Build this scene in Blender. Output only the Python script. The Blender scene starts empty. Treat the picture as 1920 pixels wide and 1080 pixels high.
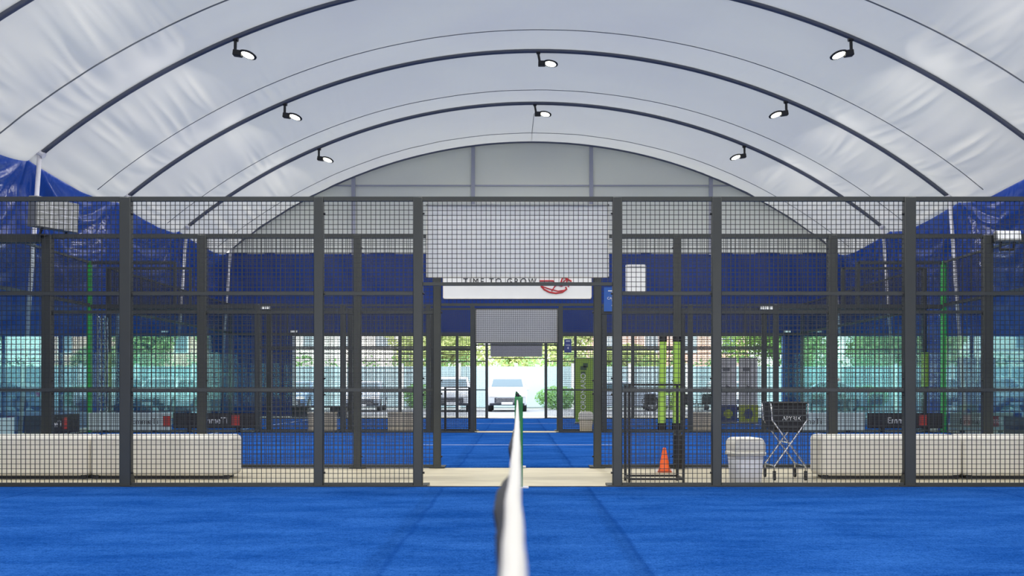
import bpy, math, random
from mathutils import Vector, Matrix, noise
random.seed(7)
C = bpy.context.scene.collection
PI = math.pi

# ------------------------------------------------------------------ materials
def nodes(name):
    m = bpy.data.materials.new(name); m.use_nodes = True
    nt = m.node_tree
    return m, nt, nt.nodes['Principled BSDF'], nt.nodes['Material Output']

def mat(name, col, rough=.5, metal=0., bump=0., scale=30., var=.08, emis=None, es=0., spec=.5):
    m, nt, b, out = nodes(name)
    N = nt.nodes; L = nt.links
    tc = N.new('ShaderNodeTexCoord'); nz = N.new('ShaderNodeTexNoise')
    nz.inputs['Scale'].default_value = scale; nz.inputs['Detail'].default_value = 4
    L.new(tc.outputs['Object'], nz.inputs['Vector'])
    mx = N.new('ShaderNodeMix'); mx.data_type = 'RGBA'
    mx.inputs[6].default_value = (*[c*(1-var) for c in col], 1)
    mx.inputs[7].default_value = (*[min(1, c*(1+var)) for c in col], 1)
    L.new(nz.outputs['Fac'], mx.inputs[0]); L.new(mx.outputs[2], b.inputs['Base Color'])
    b.inputs['Roughness'].default_value = rough; b.inputs['Metallic'].default_value = metal
    b.inputs['Specular IOR Level'].default_value = spec
    if bump:
        bp = N.new('ShaderNodeBump'); bp.inputs['Strength'].default_value = bump; bp.inputs['Distance'].default_value = .01
        L.new(nz.outputs['Fac'], bp.inputs['Height']); L.new(bp.outputs['Normal'], b.inputs['Normal'])
    if emis:
        b.inputs['Emission Color'].default_value = (*emis, 1); b.inputs['Emission Strength'].default_value = es
    return m

STEEL = mat('anthracite_steel', (.040, .045, .044), .42, .25, var=.1, scale=8)
WIRE = mat('mesh_wire', (.028, .030, .032), .4, .3)
BLACK = mat('black_metal', (.008, .008, .01), .45)
BLACKP = mat('black_plastic', (.012, .012, .014), .6)
WHITEP = mat('white_plastic', (.83, .80, .72), .45, var=.03, scale=3)
WHITEG = mat('grey_white_plastic', (.70, .71, .76), .5, var=.03)
BEIGEP = mat('beige_plastic', (.60, .54, .43), .5)
BOARD = mat('white_board', (.86, .87, .86), .6, var=.03, scale=2)
BOARDG = mat('grey_board', (.60, .60, .60), .6, var=.03, scale=2)
RED = mat('red_print', (.45, .01, .02), .5)
REDB = mat('red_block', (.35, .03, .02), .5)
INK = mat('black_print', (.02, .02, .025), .5)
WHITEI = mat('white_print', (.75, .75, .75), .5)
BLUES = mat('blue_sign', (.01, .09, .38), .4)
NAVY = mat('navy_sign', (.02, .035, .14), .4)
ORANGE = mat('orange_rubber', (.80, .11, .01), .45)
LIME = mat('lime_foam', (.36, .62, .09), .6, var=.12, scale=3)
YELLOW = mat('yellow_lime', (.30, .36, .02), .5)
GREENB = mat('green_banner', (.20, .33, .03), .5)
GREENP = mat('green_paint', (.03, .33, .06), .35)
GREENN = mat('green_post', (.01, .20, .05), .4)
CHROME = mat('chrome', (.65, .66, .68), .22, .9)
COLW = mat('galvanised_white', (.60, .60, .66), .45, .1)
ARCHM = mat('arch_paint', (.10, .11, .15), .45, .3)
TAPE = mat('net_tape', (.60, .59, .57), .75, bump=.3, scale=200, var=.03)
NETM = mat('net_cord', (.012, .013, .018), .7)
GREYC = mat('grey_casting', (.18, .19, .20), .45, .4)
BLUEPAD = mat('blue_pad', (.01, .07, .36), .3)
DARKG = mat('car_glass', (.05, .09, .11), .08)
TYRE = mat('tyre', (.02, .02, .022), .8)
CARW = mat('car_white', (.58, .60, .62), .25)
CARS = mat('car_silver', (.40, .47, .55), .25, .4)
CARB = mat('car_blue', (.10, .18, .34), .25, .2)
GRILLE = mat('car_grille', (.02, .025, .04), .4)
PLATE = mat('plate', (.8, .8, .8), .4)
WALLC = mat('pale_fence_panel', (.27, .38, .42), .8, var=.08, scale=2)
WALLP = mat('pale_concrete', (.72, .76, .74), .8)
CREAM = mat('cream_render', (.78, .76, .70), .9)
TERRA = mat('terracotta_render', (.85, .50, .38), .9)
ROOFT = mat('roof_tile', (.45, .20, .13), .9)
TRUNK = mat('bark', (.12, .08, .05), .9)
GREYP = mat('grey_poster', (.50, .49, .50), .6, var=.25, scale=6)
LENS = mat('lamp_lens', (1, 1, .9), .4, emis=(1, .98, .80), es=6)
LED = mat('led_panel_face', (.22, .23, .23), .35, emis=(1, 1, .95), es=.10)
LEDW = mat('led_panel_white', (.8, .82, .8), .35, emis=(1, 1, .95), es=.35)

# concrete floor
def floor_mat():
    m, nt, b, out = nodes('beige_concrete'); N = nt.nodes; L = nt.links
    tc = N.new('ShaderNodeTexCoord'); mp = N.new('ShaderNodeMapping'); mp.inputs['Scale'].default_value = (.6, 2.5, 1)
    nz = N.new('ShaderNodeTexNoise'); nz.inputs['Scale'].default_value = 2; nz.inputs['Detail'].default_value = 6
    L.new(tc.outputs['Object'], mp.inputs[0]); L.new(mp.outputs[0], nz.inputs['Vector'])
    cr = N.new('ShaderNodeValToRGB')
    cr.color_ramp.elements[0].position = .3; cr.color_ramp.elements[0].color = (.42, .37, .26, 1)
    cr.color_ramp.elements[1].position = .7; cr.color_ramp.elements[1].color = (.58, .53, .38, 1)
    L.new(nz.outputs['Fac'], cr.inputs[0]); L.new(cr.outputs[0], b.inputs['Base Color'])
    b.inputs['Roughness'].default_value = .55
    return m
CONC = floor_mat()
ASPH = mat('pale_asphalt', (.20, .205, .21), .9, var=.1, scale=1)
KERB = mat('white_kerb', (.62, .63, .62), .8)

def turf_mat():
    m, nt, b, out = nodes('blue_turf'); N = nt.nodes; L = nt.links
    tc = N.new('ShaderNodeTexCoord')
    big = N.new('ShaderNodeTexNoise'); big.inputs['Scale'].default_value = 1.6; big.inputs['Detail'].default_value = 5; big.inputs['Roughness'].default_value = .65
    fine = N.new('ShaderNodeTexNoise'); fine.inputs['Scale'].default_value = 85; fine.inputs['Detail'].default_value = 3
    mp = N.new('ShaderNodeMapping'); mp.inputs['Scale'].default_value = (.7, 1.6, 1)
    L.new(tc.outputs['Object'], mp.inputs[0]); L.new(mp.outputs[0], big.inputs['Vector']); L.new(tc.outputs['Object'], fine.inputs['Vector'])
    cr = N.new('ShaderNodeValToRGB')
    cr.color_ramp.elements[0].position = .33; cr.color_ramp.elements[0].color = (.006, .052, .25, 1)
    cr.color_ramp.elements[1].position = .72; cr.color_ramp.elements[1].color = (.018, .100, .38, 1)
    L.new(big.outputs['Fac'], cr.inputs[0])
    mid = N.new('ShaderNodeTexNoise'); mid.inputs['Scale'].default_value = 22; mid.inputs['Detail'].default_value = 6; mid.inputs['Roughness'].default_value = .8
    L.new(tc.outputs['Object'], mid.inputs['Vector'])
    ad = N.new('ShaderNodeMath'); ad.operation = 'MULTIPLY_ADD'; ad.inputs[1].default_value = .55; L.new(mid.outputs['Fac'], ad.inputs[0])
    hf = N.new('ShaderNodeMath'); hf.operation = 'MULTIPLY'; hf.inputs[1].default_value = .45; L.new(fine.outputs['Fac'], hf.inputs[0]); L.new(hf.outputs[0], ad.inputs[2])
    c2 = N.new('ShaderNodeValToRGB')
    c2.color_ramp.elements[0].position = .38; c2.color_ramp.elements[0].color = (.5, .6, .65, 1)
    c2.color_ramp.elements[1].position = .62; c2.color_ramp.elements[1].color = (2.1, 1.5, 1.3, 1)
    L.new(ad.outputs[0], c2.inputs[0])
    mul = N.new('ShaderNodeMix'); mul.data_type = 'RGBA'; mul.blend_type = 'MULTIPLY'; mul.inputs[0].default_value = 1
    L.new(cr.outputs[0], mul.inputs[6]); L.new(c2.outputs[0], mul.inputs[7])
    # glued seams of the turf rolls, running along y
    sx = N.new('ShaderNodeSeparateXYZ'); L.new(tc.outputs['Object'], sx.inputs[0])
    prev = mul.outputs[2]
    dn = N.new('ShaderNodeTexNoise'); dn.inputs['Scale'].default_value = 2.2; L.new(tc.outputs['Object'], dn.inputs['Vector'])
    dj = N.new('ShaderNodeMath'); dj.operation = 'MULTIPLY_ADD'; dj.inputs[1].default_value = .08; L.new(dn.outputs['Fac'], dj.inputs[0]); L.new(sx.outputs[0], dj.inputs[2])
    for a in (-.72, .76, -4.7, 4.75):
        s = N.new('ShaderNodeMath'); s.operation = 'SUBTRACT'; s.inputs[1].default_value = a; L.new(dj.outputs[0], s.inputs[0])
        ab = N.new('ShaderNodeMath'); ab.operation = 'ABSOLUTE'; L.new(s.outputs[0], ab.inputs[0])
        mr = N.new('ShaderNodeMapRange'); mr.inputs[1].default_value = .006; mr.inputs[2].default_value = .030
        mr.inputs[3].default_value = .42; mr.inputs[4].default_value = 0; L.new(ab.outputs[0], mr.inputs[0])
        mx = N.new('ShaderNodeMix'); mx.data_type = 'RGBA'; L.new(mr.outputs[0], mx.inputs[0]); L.new(prev, mx.inputs[6])
        mx.inputs[7].default_value = (.004, .035, .19, 1); prev = mx.outputs[2]
    L.new(prev, b.inputs['Base Color'])
    bp = N.new('ShaderNodeBump'); bp.inputs['Strength'].default_value = .5; bp.inputs['Distance'].default_value = .008
    L.new(fine.outputs['Fac'], bp.inputs['Height']); L.new(bp.outputs[0], b.inputs['Normal'])
    b.inputs['Roughness'].default_value = .95; b.inputs['Specular IOR Level'].default_value = .0
    return m
TURF = turf_mat()
LINEM = mat('white_line', (.45, .55, .72), .8)

def membrane_mat(name, cdif, ctr, mixf, mottle=True, bump=0., rough=.6, gloss=0.):
    m, nt, b, out = nodes(name); N = nt.nodes; L = nt.links
    tc = N.new('ShaderNodeTexCoord')
    mp = N.new('ShaderNodeMapping'); mp.inputs['Scale'].default_value = (.18, .25, .18)
    nz = N.new('ShaderNodeTexNoise'); nz.inputs['Scale'].default_value = 1.6; nz.inputs['Detail'].default_value = 4
    L.new(tc.outputs['Object'], mp.inputs[0]); L.new(mp.outputs[0], nz.inputs['Vector'])
    cols = []
    for c in (cdif, ctr):
        mx = N.new('ShaderNodeMix'); mx.data_type = 'RGBA'; L.new(nz.outputs['Fac'], mx.inputs[0])
        k = .10 if mottle else .25
        mx.inputs[6].default_value = (c[0]*(1-k), c[1]*(1-k), c[2]*(1-k*.3), 1)
        mx.inputs[7].default_value = (c[0]*(1+k), c[1]*(1+k), c[2]*(1+k*.6), 1)
        cols.append(mx.outputs[2])
    b.inputs['Roughness'].default_value = rough; b.inputs['Specular IOR Level'].default_value = gloss
    L.new(cols[0], b.inputs['Base Color'])
    tr = N.new('ShaderNodeBsdfTranslucent'); L.new(cols[1], tr.inputs[0])
    if bump:
        fz = N.new('ShaderNodeTexNoise'); fz.inputs['Scale'].default_value = 1.3; fz.inputs['Detail'].default_value = 5; fz.inputs['Distortion'].default_value = .8
        L.new(tc.outputs['Object'], fz.inputs['Vector'])
        bp = N.new('ShaderNodeBump'); bp.inputs['Strength'].default_value = bump; bp.inputs['Distance'].default_value = .1
        L.new(fz.outputs['Fac'], bp.inputs['Height']); L.new(bp.outputs[0], b.inputs['Normal']); L.new(bp.outputs[0], tr.inputs['Normal'])
    ms = N.new('ShaderNodeMixShader'); ms.inputs[0].default_value = mixf
    L.new(b.outputs[0], ms.inputs[1]); L.new(tr.outputs[0], ms.inputs[2]); L.new(ms.outputs[0], out.inputs[0])
    return m
LEAF = membrane_mat('leaf_green', (.30, .46, .12), (.35, .50, .10), .4)
LEAFY = membrane_mat('leaf_yellow_green', (.50, .58, .26), (.55, .62, .22), .4)
LEAFD = membrane_mat('leaf_deep', (.20, .38, .14), (.22, .40, .10), .4)
MEMB = membrane_mat('white_membrane', (.74, .71, .63), (.19, .19, .185), .28)
GABLE = membrane_mat('gable_membrane', (.78, .79, .73), (.36, .365, .35), .36)
CURT = membrane_mat('blue_tarpaulin', (.006, .030, .19), (.005, .022, .10), .15, False, bump=.5, rough=.28, gloss=.5)
CURTE = membrane_mat('blue_end_tarpaulin', (.008, .028, .155), (.006, .02, .09), .15, False, bump=.15, rough=.5, gloss=.2)

def glass_mat():
    m, nt, b, out = nodes('teal_glass'); N = nt.nodes; L = nt.links; N.remove(b)
    lw = N.new('ShaderNodeLayerWeight'); pw = N.new('ShaderNodeMath'); pw.operation = 'POWER'; pw.inputs[1].default_value = 3
    L.new(lw.outputs['Facing'], pw.inputs[0])
    ma = N.new('ShaderNodeMath'); ma.operation = 'MULTIPLY_ADD'; ma.inputs[1].default_value = 1.05; ma.inputs[2].default_value = .04; ma.use_clamp = True
    L.new(pw.outputs[0], ma.inputs[0])
    nz = N.new('ShaderNodeTexNoise'); nz.inputs['Scale'].default_value = .5; tc = N.new('ShaderNodeTexCoord'); L.new(tc.outputs['Object'], nz.inputs['Vector'])
    tr = N.new('ShaderNodeBsdfTransparent'); tr.inputs[0].default_value = (.90, .965, .96, 1)
    gl = N.new('ShaderNodeBsdfGlossy'); gl.inputs['Roughness'].default_value = .01
    mx = N.new('ShaderNodeMix'); mx.data_type = 'RGBA'; L.new(nz.outputs['Fac'], mx.inputs[0])
    mx.inputs[6].default_value = (.70, .87, .85, 1); mx.inputs[7].default_value = (.82, .96, .90, 1); L.new(mx.outputs[2], gl.inputs[0])
    ms = N.new('ShaderNodeMixShader'); L.new(ma.outputs[0], ms.inputs[0]); L.new(tr.outputs[0], ms.inputs[1]); L.new(gl.outputs[0], ms.inputs[2])
    L.new(ms.outputs[0], out.inputs[0])
    return m
GLASS = glass_mat()

# ------------------------------------------------------------------ mesh builder
class MB:
    def __init__(s): s.v = []; s.f = []
    def box(s, x0, x1, y0, y1, z0, z1):
        n = len(s.v)
        s.v += [(x0,y0,z0),(x1,y0,z0),(x1,y1,z0),(x0,y1,z0),(x0,y0,z1),(x1,y0,z1),(x1,y1,z1),(x0,y1,z1)]
        s.f += [(n,n+3,n+2,n+1),(n+4,n+5,n+6,n+7),(n,n+1,n+5,n+4),(n+1,n+2,n+6,n+5),(n+2,n+3,n+7,n+6),(n+3,n,n+4,n+7)]
        return s
    def prism(s, pts, axis, a, b):
        """polygon pts (2D) extruded along axis from a to b"""
        n = len(s.v); k = len(pts)
        for t in (a, b):
            for p, q in pts:
                s.v.append({'x': (t, p, q), 'y': (p, t, q), 'z': (p, q, t)}[axis])
        s.f.append(tuple(range(n, n+k))); s.f.append(tuple(range(n+2*k-1, n+k-1, -1)))
        for i in range(k):
            j = (i+1) % k
            s.f.append((n+i, n+k+i, n+k+j, n+j))
        return s
    def bar(s, p, q, r, n=8, r2=None):
        p = Vector(p); q = Vector(q); d = (q-p).normalized()
        u = d.orthogonal().normalized(); w = d.cross(u); b = len(s.v); r2 = r if r2 is None else r2
        for c, rr in ((p, r), (q, r2)):
            for i in range(n):
                a = 2*PI*i/n + PI/n
                s.v.append(tuple(c + u*math.cos(a)*rr + w*math.sin(a)*rr))
        for i in range(n):
            j = (i+1) % n
            s.f.append((b+i, b+j, b+n+j, b+n+i))
        s.f.append(tuple(range(b+n-1, b-1, -1))); s.f.append(tuple(range(b+n, b+2*n)))
        return s
    def tube(s, pts, r, n=8, caps=True):
        b = len(s.v); m = len(pts); pts = [Vector(p) for p in pts]; up = None
        for i, p in enumerate(pts):
            t = (pts[min(i+1, m-1)] - pts[max(i-1, 0)]).normalized()
            if up is None: up = t.orthogonal().normalized()
            up = (up - t*up.dot(t)).normalized(); w = t.cross(up)
            for k in range(n):
                a = 2*PI*k/n + PI/n
                s.v.append(tuple(p + up*math.cos(a)*r + w*math.sin(a)*r))
        for i in range(m-1):
            for k in range(n):
                j = (k+1) % n
                s.f.append((b+i*n+k, b+i*n+j, b+(i+1)*n+j, b+(i+1)*n+k))
        if caps:
            s.f.append(tuple(range(b+n-1, b-1, -1))); s.f.append(tuple(range(b+(m-1)*n, b+m*n)))
        return s
    def lathe(s, prof, n=24, c=(0,0,0), sq=None):
        """prof: (r,z) list round z; sq = superellipse exponent for square plans"""
        b = len(s.v); m = len(prof)
        for r, z in prof:
            for k in range(n):
                a = 2*PI*k/n; ca, sa = math.cos(a), math.sin(a)
                q = 1 if sq is None else (abs(ca)**sq + abs(sa)**sq)**(-1/sq)
                s.v.append((c[0]+r*q*ca, c[1]+r*q*sa, c[2]+z))
        for i in range(m-1):
            for k in range(n):
                j = (k+1) % n
                s.f.append((b+i*n+k, b+i*n+j, b+(i+1)*n+j, b+(i+1)*n+k))
        s.f.append(tuple(range(b+n-1, b-1, -1))); s.f.append(tuple(range(b+(m-1)*n, b+m*n)))
        return s
    def grid(s, fn, nu, nv):
        b = len(s.v)
        for i in range(nu+1):
            for j in range(nv+1): s.v.append(tuple(fn(i/nu, j/nv)))
        w = nv+1
        for i in range(nu):
            for j in range(nv): s.f.append((b+i*w+j, b+(i+1)*w+j, b+(i+1)*w+j+1, b+i*w+j+1))
        return s
    def build(s, name, m, parent=None, smooth=False, bevel=0., seg=2, loc=None, rot=None):
        me = bpy.data.meshes.new(name); me.from_pydata(s.v, [], s.f); me.materials.append(m)
        if smooth: me.polygons.foreach_set('use_smooth', [True]*len(me.polygons))
        me.update()
        o = bpy.data.objects.new(name, me); C.objects.link(o)
        if parent: o.parent = parent
        if loc: o.location = loc
        if rot: o.rotation_euler = rot
        if bevel:
            bv = o.modifiers.new('bevel', 'BEVEL'); bv.width = bevel; bv.segments = seg; bv.limit_method = 'ANGLE'
            if seg > 1:
                me.polygons.foreach_set('use_smooth', [True]*len(me.polygons))
                me.set_sharp_from_angle(angle=math.radians(50)) if seg < 4 else None
        return o

def tag(o, label, cat, group=None, kind=None):
    o['label'] = label; o['category'] = cat
    if group: o['group'] = group
    if kind: o['kind'] = kind
    return o
def thing(name, label, cat, loc=(0,0,0), group=None, rz=0):
    o = bpy.data.objects.new(name, None); C.objects.link(o); o.location = loc; o.rotation_euler = (0,0,rz)
    o.empty_display_size = .1
    return tag(o, label, cat, group)
def struct(name, mb, m, label, cat, **k):
    o = mb.build(name, m, **k); return tag(o, label, cat, kind='structure')
def dup(o, loc, label, rz=None):
    r = o.copy(); C.objects.link(r); r.location = loc; r['label'] = label
    if rz is not None: r.rotation_euler = (0,0,rz)
    for ch in list(o.children):
        c = ch.copy(); C.objects.link(c); c.parent = r
        for g in list(ch.children):
            d = g.copy(); C.objects.link(d); d.parent = c
    return r
def text(s, size, m, parent, loc, rot=(PI/2,0,0), name='lettering', sp=1., ext=.002, align='CENTER', xs=1., width=None):
    cu = bpy.data.curves.new(name, 'FONT'); cu.body = s; cu.size = size; cu.extrude = ext
    cu.align_x = align; cu.align_y = 'CENTER'; cu.space_character = sp; cu.materials.append(m)
    o = bpy.data.objects.new(name, cu); C.objects.link(o); o.parent = parent; o.location = loc; o.rotation_euler = rot; o.scale = (xs,1,1)
    bpy.context.view_layer.update()
    me = bpy.data.meshes.new_from_object(o.evaluated_get(bpy.context.evaluated_depsgraph_get()))
    q = bpy.data.objects.new(name, me); C.objects.link(q); q.parent = parent; q.location = loc; q.rotation_euler = rot; q.scale = (xs,1,1)
    bpy.data.objects.remove(o); q.name = name
    if width:
        xx = [v.co.x for v in me.vertices]; q.scale = (width/(max(xx)-min(xx)), 1, 1)
    return q

# ------------------------------------------------------------------ layout constants (metres; net along +y)
F = {1: 9.9, 2: 12.3, 3: 22.3, 4: 23.35, 5: 33.3}      # fence planes
XC, W, ZS, ZA = .60, 11.4, 6.37, 10.43                  # hall centre line, half span, eaves, crown
R = (W*W + (ZA-ZS)**2)/(2*(ZA-ZS)); ZC = ZA - R
TH = math.asin(W/R)
YA = [35.9 - 4.8*k for k in range(10)]                  # arch planes, 35.9 ... -7.3

# ------------------------------------------------------------------ floors
struct('floor', MB().box(-13, 14, -8, 36.3, -.2, -.012), CONC, 'pale beige smooth concrete floor of the hall', 'floor')
def turf(nm, y0, y1, lab):
    o = struct(nm, MB().box(-10, 10, y0, y1, -.03, 0), TURF, lab, 'court surface')
    ym = (y0+y1)/2
    MB().box(-6.95, 6.95, ym-.025, ym+.025, 0, .003).build('court_line', LINEM, o)
    for x in (-6.95, 6.95): MB().box(x-.025, x+.025, y0+.05, y1-.05, 0, .003).build('court_line', LINEM, o)
    MB().box(-10, 10, y1-.01, y1+.02, -.011, .006).build('turf_edge', BLACK, o)
turf('floor_turf', -.08, 9.82, 'bright blue artificial turf of the nearest court')
turf('floor_turf', 12.36, 22.22, 'blue artificial turf of the middle court beyond the beige aisle')
turf('floor_turf', 23.42, 33.2, 'blue artificial turf of the farthest court by the open hall end')
struct('floor_kerb', MB().box(-11, 12, 33.45, 34.1, -.012, .02), KERB, 'white kerb strip across the far edge of the last court', 'kerb')
struct('ground', MB().box(-120, 120, 36.35, 160, -.3, -.02).box(-120,-13.05,-60,36.35,-.3,-.02).box(14.05,120,-60,36.35,-.3,-.02).box(-13.05,14.05,-60,-8.05,-.3,-.02), ASPH, 'pale asphalt car park ground outside the hall', 'ground')

# ------------------------------------------------------------------ membrane roof
def arch_pt(th, dr=0.):
    return (XC + (R-dr)*math.sin(th), ZC + (R-dr)*math.cos(th))
THE = TH + .016
def memb_pt(u, b, v):
    y1, y0 = (36.12 if b == 0 else YA[b]), (-7.5 if b == len(YA)-2 else YA[b+1])
    th = (2*u-1)*THE; y = y0 + (y1-y0)*v
    sag = .33*math.sin(PI*v)**.85 if 0 < v < 1 else 0
    e = abs(2*u-1); s = th*R
    edge = max(0., (e-.40)/.60)
    env = max(0., math.sin(PI*v))**.5
    warp = .16*noise.noise(Vector((s*.35, y*.3, b)))
    r1 = noise.noise(Vector(((s+warp)*2.1, y*.30, 3.1*b)))
    r2 = 1-2*abs(noise.noise(Vector(((s+warp)*3.3 + y*.22, y*.33, 7+b))))
    sel = max(0., .5+1.6*noise.noise(Vector((s*.8, y*.5, 11+b))))
    amp = (.010 + .15*edge**1.1)*env
    crease = .03*max(0, 1-abs(v-.5)*9)
    x, z = arch_pt(th, sag + crease + (r1*.55 + r2*.45*sel)*amp)
    return (x, y, z)
def membrane():
    mb = MB()
    for b in range(len(YA)-1):
        vis = YA[b] > 14
        mb.grid(lambda u, v: memb_pt(u, b, v), 620 if vis else 160, 30 if vis else 12)
    struct('ceiling', mb, MEMB, 'white translucent membrane roof vaulted over the courts', 'roof', smooth=True)
membrane()

def arch(i):
    y = YA[i]
    labs = {0: 'grey steel roof arch against the white end gable, farthest', 1: 'grey steel roof arch carrying the farthest three floodlights',
            2: 'grey steel roof arch carrying the middle row of three floodlights', 3: 'grey steel roof arch carrying the nearest pair of big floodlights',
            4: 'grey steel roof arch cut off at the top left corner of the picture'}
    t = thing('roof_arch', labs[i], 'roof arch', (XC, y, 0), 'steel arches carrying the membrane roof')
    pts = [(arch_pt((2*k/80-1)*TH, .07)[0]-XC, 0, arch_pt((2*k/80-1)*TH, .07)[1]) for k in range(81)]
    MB().tube(pts, .055, 10).build('arch_tube', ARCHM, t, smooth=True)
    for sgn in (-1, 1):
        MB().bar((sgn*(W-.03), 0, ZS-.02), (sgn*(W+.42), 0, -.012), .05, 12).build('column', COLW, t, smooth=True)
        MB().bar((sgn*(W-.13), 0, ZS-.08), (sgn*(W+.08), 0, ZS+.05), .075, 10).build('knuckle', COLW, t)
for i in range(5): arch(i)
def seam(b, lab):
    ym = (YA[b]+YA[b+1])/2; pts = []
    for k in range(161):
        u = k/160; th = (2*u-1)*TH; s = th*R
        w = .022*noise.noise(Vector((s*1.6, ym, 1)))
        x, z = arch_pt(th, .33+.03+.03 + .11*max(0, (abs(2*u-1)-.42)/.58)*.5)
        pts.append((x-XC, w*2.2, z+w))
    t = MB().tube(pts, .011 if b < 3 else .016, 6).build('valley_cable', GREYC, smooth=True)
    t.location = (XC, ym, 0)
    tag(t, lab, 'cable', 'thin cables between the roof arches')
seam(3, 'thin dark wavy cable across the roof nearest the camera, cut by both top corners')
seam(2, 'thin grey wavy cable in the membrane between first and second full arches')
seam(1, 'thin faint cable in the membrane between second and third full arches')
seam(0, 'thin faint cable in the membrane just before the end gable arch')

# ------------------------------------------------------------------ side tarpaulins
def side(sgn, name, lab):
    mb = MB()
    for b in range(len(YA)-1):
        def fn(u, v):
            ex, ey, ez = memb_pt(1 if sgn > 0 else 0, b, u)
            v = v**1.25
            zt = ez + .05; d = v*(zt + .01); z = zt - d
            hang = 4*u*(1-u); side_fade = min(1., hang*3.0)
            # folds that hang like chains between the column heads
            ph = d - 1.5*hang*math.exp(-d*.45)
            w = .4*noise.noise(Vector((u*2, d*.4, b*1.7)))
            f = (1-2*abs(noise.noise(Vector((ph*2.1+w, b*5.3, .8*u)))))*.24*math.exp(-d*.22)
            ray = noise.noise(Vector((math.atan2(min(u, 1-u)*4.8+.05, d+.25)*7, b*3.1 + (2 if u > .5 else 0), d*.15)))*.20*math.exp(-d*.25)
            off = (f*hang + ray*side_fade)*min(1, d/.5)
            x = ex + sgn*(.03 + .05*min(1, d/.3)*0 + (.14+.060*d)*min(1, d/.6) + off)
            return (x, ey, z)
        mb.grid(fn, 90, 80)
    struct(name, mb, CURT, lab, 'wall', smooth=True)
side(-1, 'wall_left', 'crumpled glossy blue tarpaulin side wall on the left')
side(1, 'wall_right', 'crumpled glossy blue tarpaulin side wall on the right')

# ------------------------------------------------------------------ end walls
def end_wall(y, nm, far):
    zb, zt = 3.06, 6.15
    n = 60; xs = [XC + (W+.35)*(2*i/n-1) for i in range(n+1)]
    mb = MB(); pts = [(XC+W, zt), (XC-W, zt)]
    for k in range(61):
        x, z = arch_pt((2*k/60-1)*TH, .02); pts.append((x, z))
    mb.prism([(p[0], p[1]) for p in pts], 'y', y, y+.02)
    g = struct('wall_'+nm+'_gable', mb, GABLE, 'white translucent gable above the blue band, '+nm+' end', 'wall')
    mb = MB()
    def fn(u, v):
        x = XC + (W+1.3)*(2*u-1); z = zt + .05 - (zt+.05-zb)*v
        return (x, y + .10*noise.noise(Vector((x*1.1 + z*.5, z*.5, y))) + .02*noise.noise(Vector((x*3.3+z*2, z, y))), z)
    mb.grid(fn, 200, 24)
    struct('wall_'+nm, mb, CURTE, 'flat dark blue tarpaulin band across the '+nm+' end of the hall', 'wall', smooth=True)
    mb = MB()
    for x0, x1 in ((XC-W-1.3, -8.45), (10.15, XC+W+1.3)):
        mb.grid(lambda u, v: (x0+(x1-x0)*u, y + .03 + .05*math.sin((x0+(x1-x0)*u)*9)*(.3+v), zb+.1-(zb+.11)*v), 40, 4)
    struct('wall_'+nm+'_drape', mb, CURTE, 'blue tarpaulin drapes hanging to the floor beside the '+nm+' opening', 'wall', smooth=True)
    return g
end_wall(36.05, 'back', True)
end_wall(-7.45, 'front', False)
tn = 1
for x in (-6.75, -2.23, 2.23, 6.75):
    xx = XC+x; zt = ZC + math.sqrt(R*R - x*x) - .1
    struct('trim_%d' % tn, MB().box(xx-.07, xx+.07, 35.92, 36.02, 6.1, zt), ARCHM if False else mat('mullion', (.30,.31,.38), .5), 'thin grey upright in the white gable', 'gable post'); tn += 1
struct('trim_5', MB().box(XC-9.0, XC+9.0, 35.97, 36.01, 8.70, 8.75), bpy.data.materials['mullion'], 'thin grey crossbar running through the white gable', 'gable rail')
struct('trim_6', MB().box(-8.5, 10.2, 35.98, 36.06, 3.02, 3.10), STEEL, 'dark hem rail along the bottom of the blue end band', 'rail')
for x in (-8.4, 10.1):
    struct('trim_%d' % (7 if x < 0 else 8), MB().box(x-.05, x+.05, 35.95, 36.05, -.012, 3.06), COLW if x < 0 else BLUEPAD, 'slim post at the side of the far hall opening, ' + ('left' if x < 0 else 'right'), 'post')
wr = thing('tension_wire', 'pair of thin dark wires strung across the far hall opening', 'wire', (XC, 36.0, 2.5))
MB().tube([(-9 + 18.5*k/20, 0, .05 - .05*math.sin(PI*k/20)) for k in range(21)], .014, 6).build('wire', BLACK, wr)
MB().tube([(-9 + 18.5*k/20, 0, -.12 - .05*math.sin(PI*k/20)) for k in range(21)], .014, 6).build('wire', BLACK, wr)

# ------------------------------------------------------------------ fences
def mesh_panel(parent, x0, x1, z0, z1, y=0., axis='x', r=.0028, step=.05):
    mb = MB()
    n = max(1, round((x1-x0)/step)); m = max(1, round((z1-z0)/step))
    for i in range(1, n):
        x = x0 + (x1-x0)*i/n
        if axis == 'x': mb.box(x-r, x+r, y-r, y+r, z0, z1)
        else: mb.box(y-r, y+r, x-r, x+r, z0, z1)
    for j in range(1, m):
        z = z0 + (z1-z0)*j/m
        if axis == 'x': mb.box(x0, x1, y+r, y+3*r, z-r, z+r)
        else: mb.box(y+r, y+3*r, x0, x1, z-r, z+r)
    return mb.build('mesh_panel', WIRE, parent)

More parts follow.
